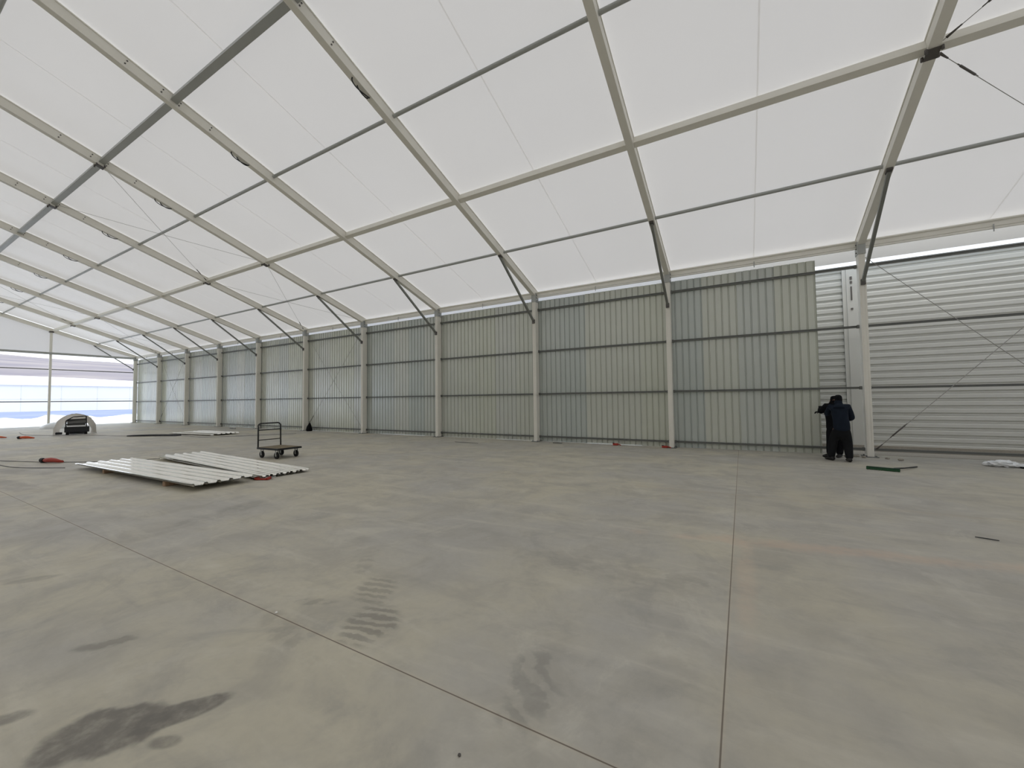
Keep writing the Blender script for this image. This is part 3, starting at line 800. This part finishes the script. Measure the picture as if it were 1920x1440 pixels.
def person(name, label, base, J, jacket, trousers, hatmat, hood):
    o = thing(name, base, label, 'person')
    P = {k_: V(*v_) for k_, v_ in J.items()}
    mid = lambda a, b, t=.5: P[a].lerp(P[b], t)
    look = (P['nose']-P['head']).normalized()
    body = [[('pel', P['pel'], (.145, .10)), ('bel', mid('pel', 'chest'), (.13, .095)), ('chest', P['chest'], (.155, .105)), ('ub', mid('chest', 'neck', .55), (.13, .09)),
             ('neck', P['neck'], .055), ('jaw', P['head']-V(0, 0, .06)+look*.015, (.062, .07)), ('skull', P['head']+V(0, 0, .03), (.077, .09)), ('crown', P['head']+V(0, 0, .09), (.055, .065))]]
    for s in 'LR':
        body.append(['pel', (s+'hip', P[s+'hip'], .07), (s+'th', mid(s+'hip', s+'knee'), .08), (s+'knee', P[s+'knee'], .056), (s+'calf', mid(s+'knee', s+'ank', .4), .054), (s+'ank', P[s+'ank'], .036), (s+'toe', P[s+'toe'], .034)])
        body.append(['ub', (s+'sh', P[s+'sh'], .062), (s+'ua', mid(s+'sh', s+'elb'), .052), (s+'elb', P[s+'elb'], .042), (s+'fa', mid(s+'elb', s+'wr', .4), .039), (s+'wr', P[s+'wr'], .027)])
        body += hand_chains(s, P[s+'wr'], P[s+'wr']-P[s+'elb'], 1 if s == 'L' else -1, V(0, .3, -1))
    # face: nose, ears
    nz = P['head']+look*.085
    body.append([('nz0', nz+V(0, 0, .015), .011), ('nz1', nz+look*.022-V(0, 0, .012), .012)])
    sd_ = look.cross(V(0, 0, 1)).normalized()
    for q in (-1, 1): body.append([('ear%d' % q, P['head']+sd_*q*.078+V(0, 0, .015), .014), ('ea2%d' % q, P['head']+sd_*q*.084-V(0, 0, .02), .011)])
    skin_mesh('body', body, SKIN, o)
    m = MB()
    for q in (-1, 1): m.blob(P['head']+look*.082+sd_*q*.03+V(0, 0, .025), .011, 2)
    m.blob(P['head']+look*.085-V(0, 0, .045), (.022, .012, .006), 2)
    m.build('face', BOLT, o, smooth=True)
    jk = [[('hem0', P['pel']+V(0, 0, -.17), (.185, .15)), ('hem', P['pel']+V(0, 0, -.08), (.19, .15)), ('j1', P['pel']+V(0, 0, .06), (.185, .145)), ('j2', mid('pel', 'chest'), (.175, .135)), ('j3', P['chest'], (.195, .145)), ('j4', mid('chest', 'neck', .55), (.165, .12)), ('j5', P['neck']+V(0, 0, -.03), (.10, .095)), ('j6', P['neck']+V(0, 0, .05), (.08, .08))]]
    for s in 'LR':
        jk.append(['j4', (s+'s', P[s+'sh'], .088), (s+'u', mid(s+'sh', s+'elb'), .078), (s+'e', P[s+'elb'], .07), (s+'f', mid(s+'elb', s+'wr', .5), .058), (s+'c', P[s+'wr'].lerp(P[s+'elb'], -.06), .044)])
    skin_mesh('jacket', jk, jacket, o)
    m = MB(); n0 = P['neck']; up = (P['head']-n0).normalized()
    m.tube([n0-up*.17, n0-up*.10, n0-up*.05, n0+up*.01, n0+up*.055], [.155, .138, .115, .088, .083], 14); m.build('collar', jacket, o, smooth=True)
    tz = [[('tp', P['pel']+V(0, 0, .14), (.165, .125)), ('tq', P['pel']-V(0, 0, .05), (.16, .13)), ('tr', P['pel']-V(0, 0, .20), (.15, .12))]]
    for s in 'LR':
        a = P[s+'ank']+V(0, 0, .03)
        tz.append(['tr', (s+'t', mid(s+'hip', s+'knee', .62), .118), (s+'k', P[s+'knee'], .105), (s+'k2', P[s+'knee'].lerp(a, .5), .098), (s+'a', a, .082), (s+'a2', a-V(0, 0, .05), .075)])
    skin_mesh('trousers', tz, trousers, o)
    for s in 'LR':
        a, b = P[s+'ank'], P[s+'toe']; d = (b-a); d.z = 0; d.normalize()
        bt = MB(); ang = math.atan2(d.y, d.x); mt = Matrix.Rotation(ang, 3, 'Z'); c0 = V(a.x, a.y, 0)
        gr = []
        prof = ((-.09, .04, .075, .03), (-.06, .05, .115, 0), (.0, .052, .14, 0), (.06, .05, .10, 0), (.13, .052, .075, 0), (.19, .045, .06, 0), (.215, .025, .04, .01))
        for (xx, hw, ht, lo) in prof:
            gr.append([bt.bm.verts.new(c0+mt@V(xx, hw*cos(q), lo+.004+(ht-lo)*max(0, (.5+.5*sin(q))))) for q in [2*pi*j/12 for j in range(12)]])
        for A, B in zip(gr, gr[1:]):
            for j in range(12): bt.bm.faces.new((A[j], A[(j+1) % 12], B[(j+1) % 12], B[j]))
        bt.bm.faces.new(gr[0]); bt.bm.faces.new(gr[-1])
        bt.build('boot', BOOT, o, smooth=True)
        skin_mesh('glove', [[(k_, p, tuple(q*1.22 for q in r) if isinstance(r, tuple) else r*1.2) for k_, p, r in c] for c in hand_chains(s, P[s+'wr'], P[s+'wr']-P[s+'elb'], 1 if s == 'L' else -1, V(0, .3, -1))], BLACKC, o)
    hd = P['head']
    if hood:
        ch = [[('h0', P['neck']-look*.01-V(0, 0, .03), (.10, .10)), ('h1', hd-look*.02-V(0, 0, .05), (.10, .105)), ('h2', hd-look*.02+V(0, 0, .05), (.108, .115)), ('h3', hd-look*.015+V(0, 0, .115), (.07, .08))]]
        skin_mesh('hood', ch, hatmat, o)
    else:
        ch = [[('h00', P['neck']-look*.015-V(0, 0, .03), (.09, .085)), ('h0', hd-look*.02-V(0, 0, .11), (.085, .09)), ('h1', hd-look*.012-V(0, 0, .0), (.092, .10)), ('h2', hd-look*.012+V(0, 0, .07), (.092, .10)), ('h3', hd-look*.01+V(0, 0, .125), (.055, .06))]]
        skin_mesh('knit_cap', ch, hatmat, o)
    return o
# navy jacket, back to the camera (x to the right, y towards the wall)
person('person', 'person in navy jacket and knit cap seen from behind, working at the sheet edge', (2.15, 12.98, 0), dict(
    pel=(.02, -.02, .90), chest=(.0, .05, 1.24), neck=(-.005, .12, 1.45), head=(0, .17, 1.555), nose=(-.03, .28, 1.52),
    Lhip=(-.08, -.02, .86), Lknee=(-.15, .07, .48), Lank=(-.20, .06, .09), Ltoe=(-.26, .20, .04),
    Rhip=(.09, -.03, .86), Rknee=(.13, -.0, .47), Rank=(.13, -.10, .09), Rtoe=(.13, .05, .04),
    Lsh=(-.175, .10, 1.37), Lelb=(-.22, .28, 1.16), Lwr=(-.20, .50, 1.22),
    Rsh=(.175, .08, 1.37), Relb=(.26, .12, 1.08), Rwr=(.14, .34, 1.02)), NAVY, DARKT, BLACKC, False)
person('person', 'person in black hooded clothes, half hidden, reaching left to hold the sheet', (2.14, 13.74, 0), dict(
    pel=(-.0, -.0, .88), chest=(-.02, .03, 1.20), neck=(.0, .04, 1.43), head=(.03, .02, 1.545), nose=(-.06, .07, 1.52),
    Lhip=(-.09, 0, .85), Lknee=(-.09, -.08, .48), Lank=(-.11, .0, .09), Ltoe=(-.20, -.07, .04),
    Rhip=(.09, 0, .85), Rknee=(.12, -.02, .47), Rank=(.10, .02, .09), Rtoe=(.05, -.1, .04),
    Lsh=(-.16, -.05, 1.38), Lelb=(-.30, -.06, 1.20), Lwr=(-.27, .12, 1.32),
    Rsh=(.13, .12, 1.38), Relb=(-.03, .27, 1.24), Rwr=(-.24, .28, 1.22)), BLACKC, BLACKC, BLACKC, True)
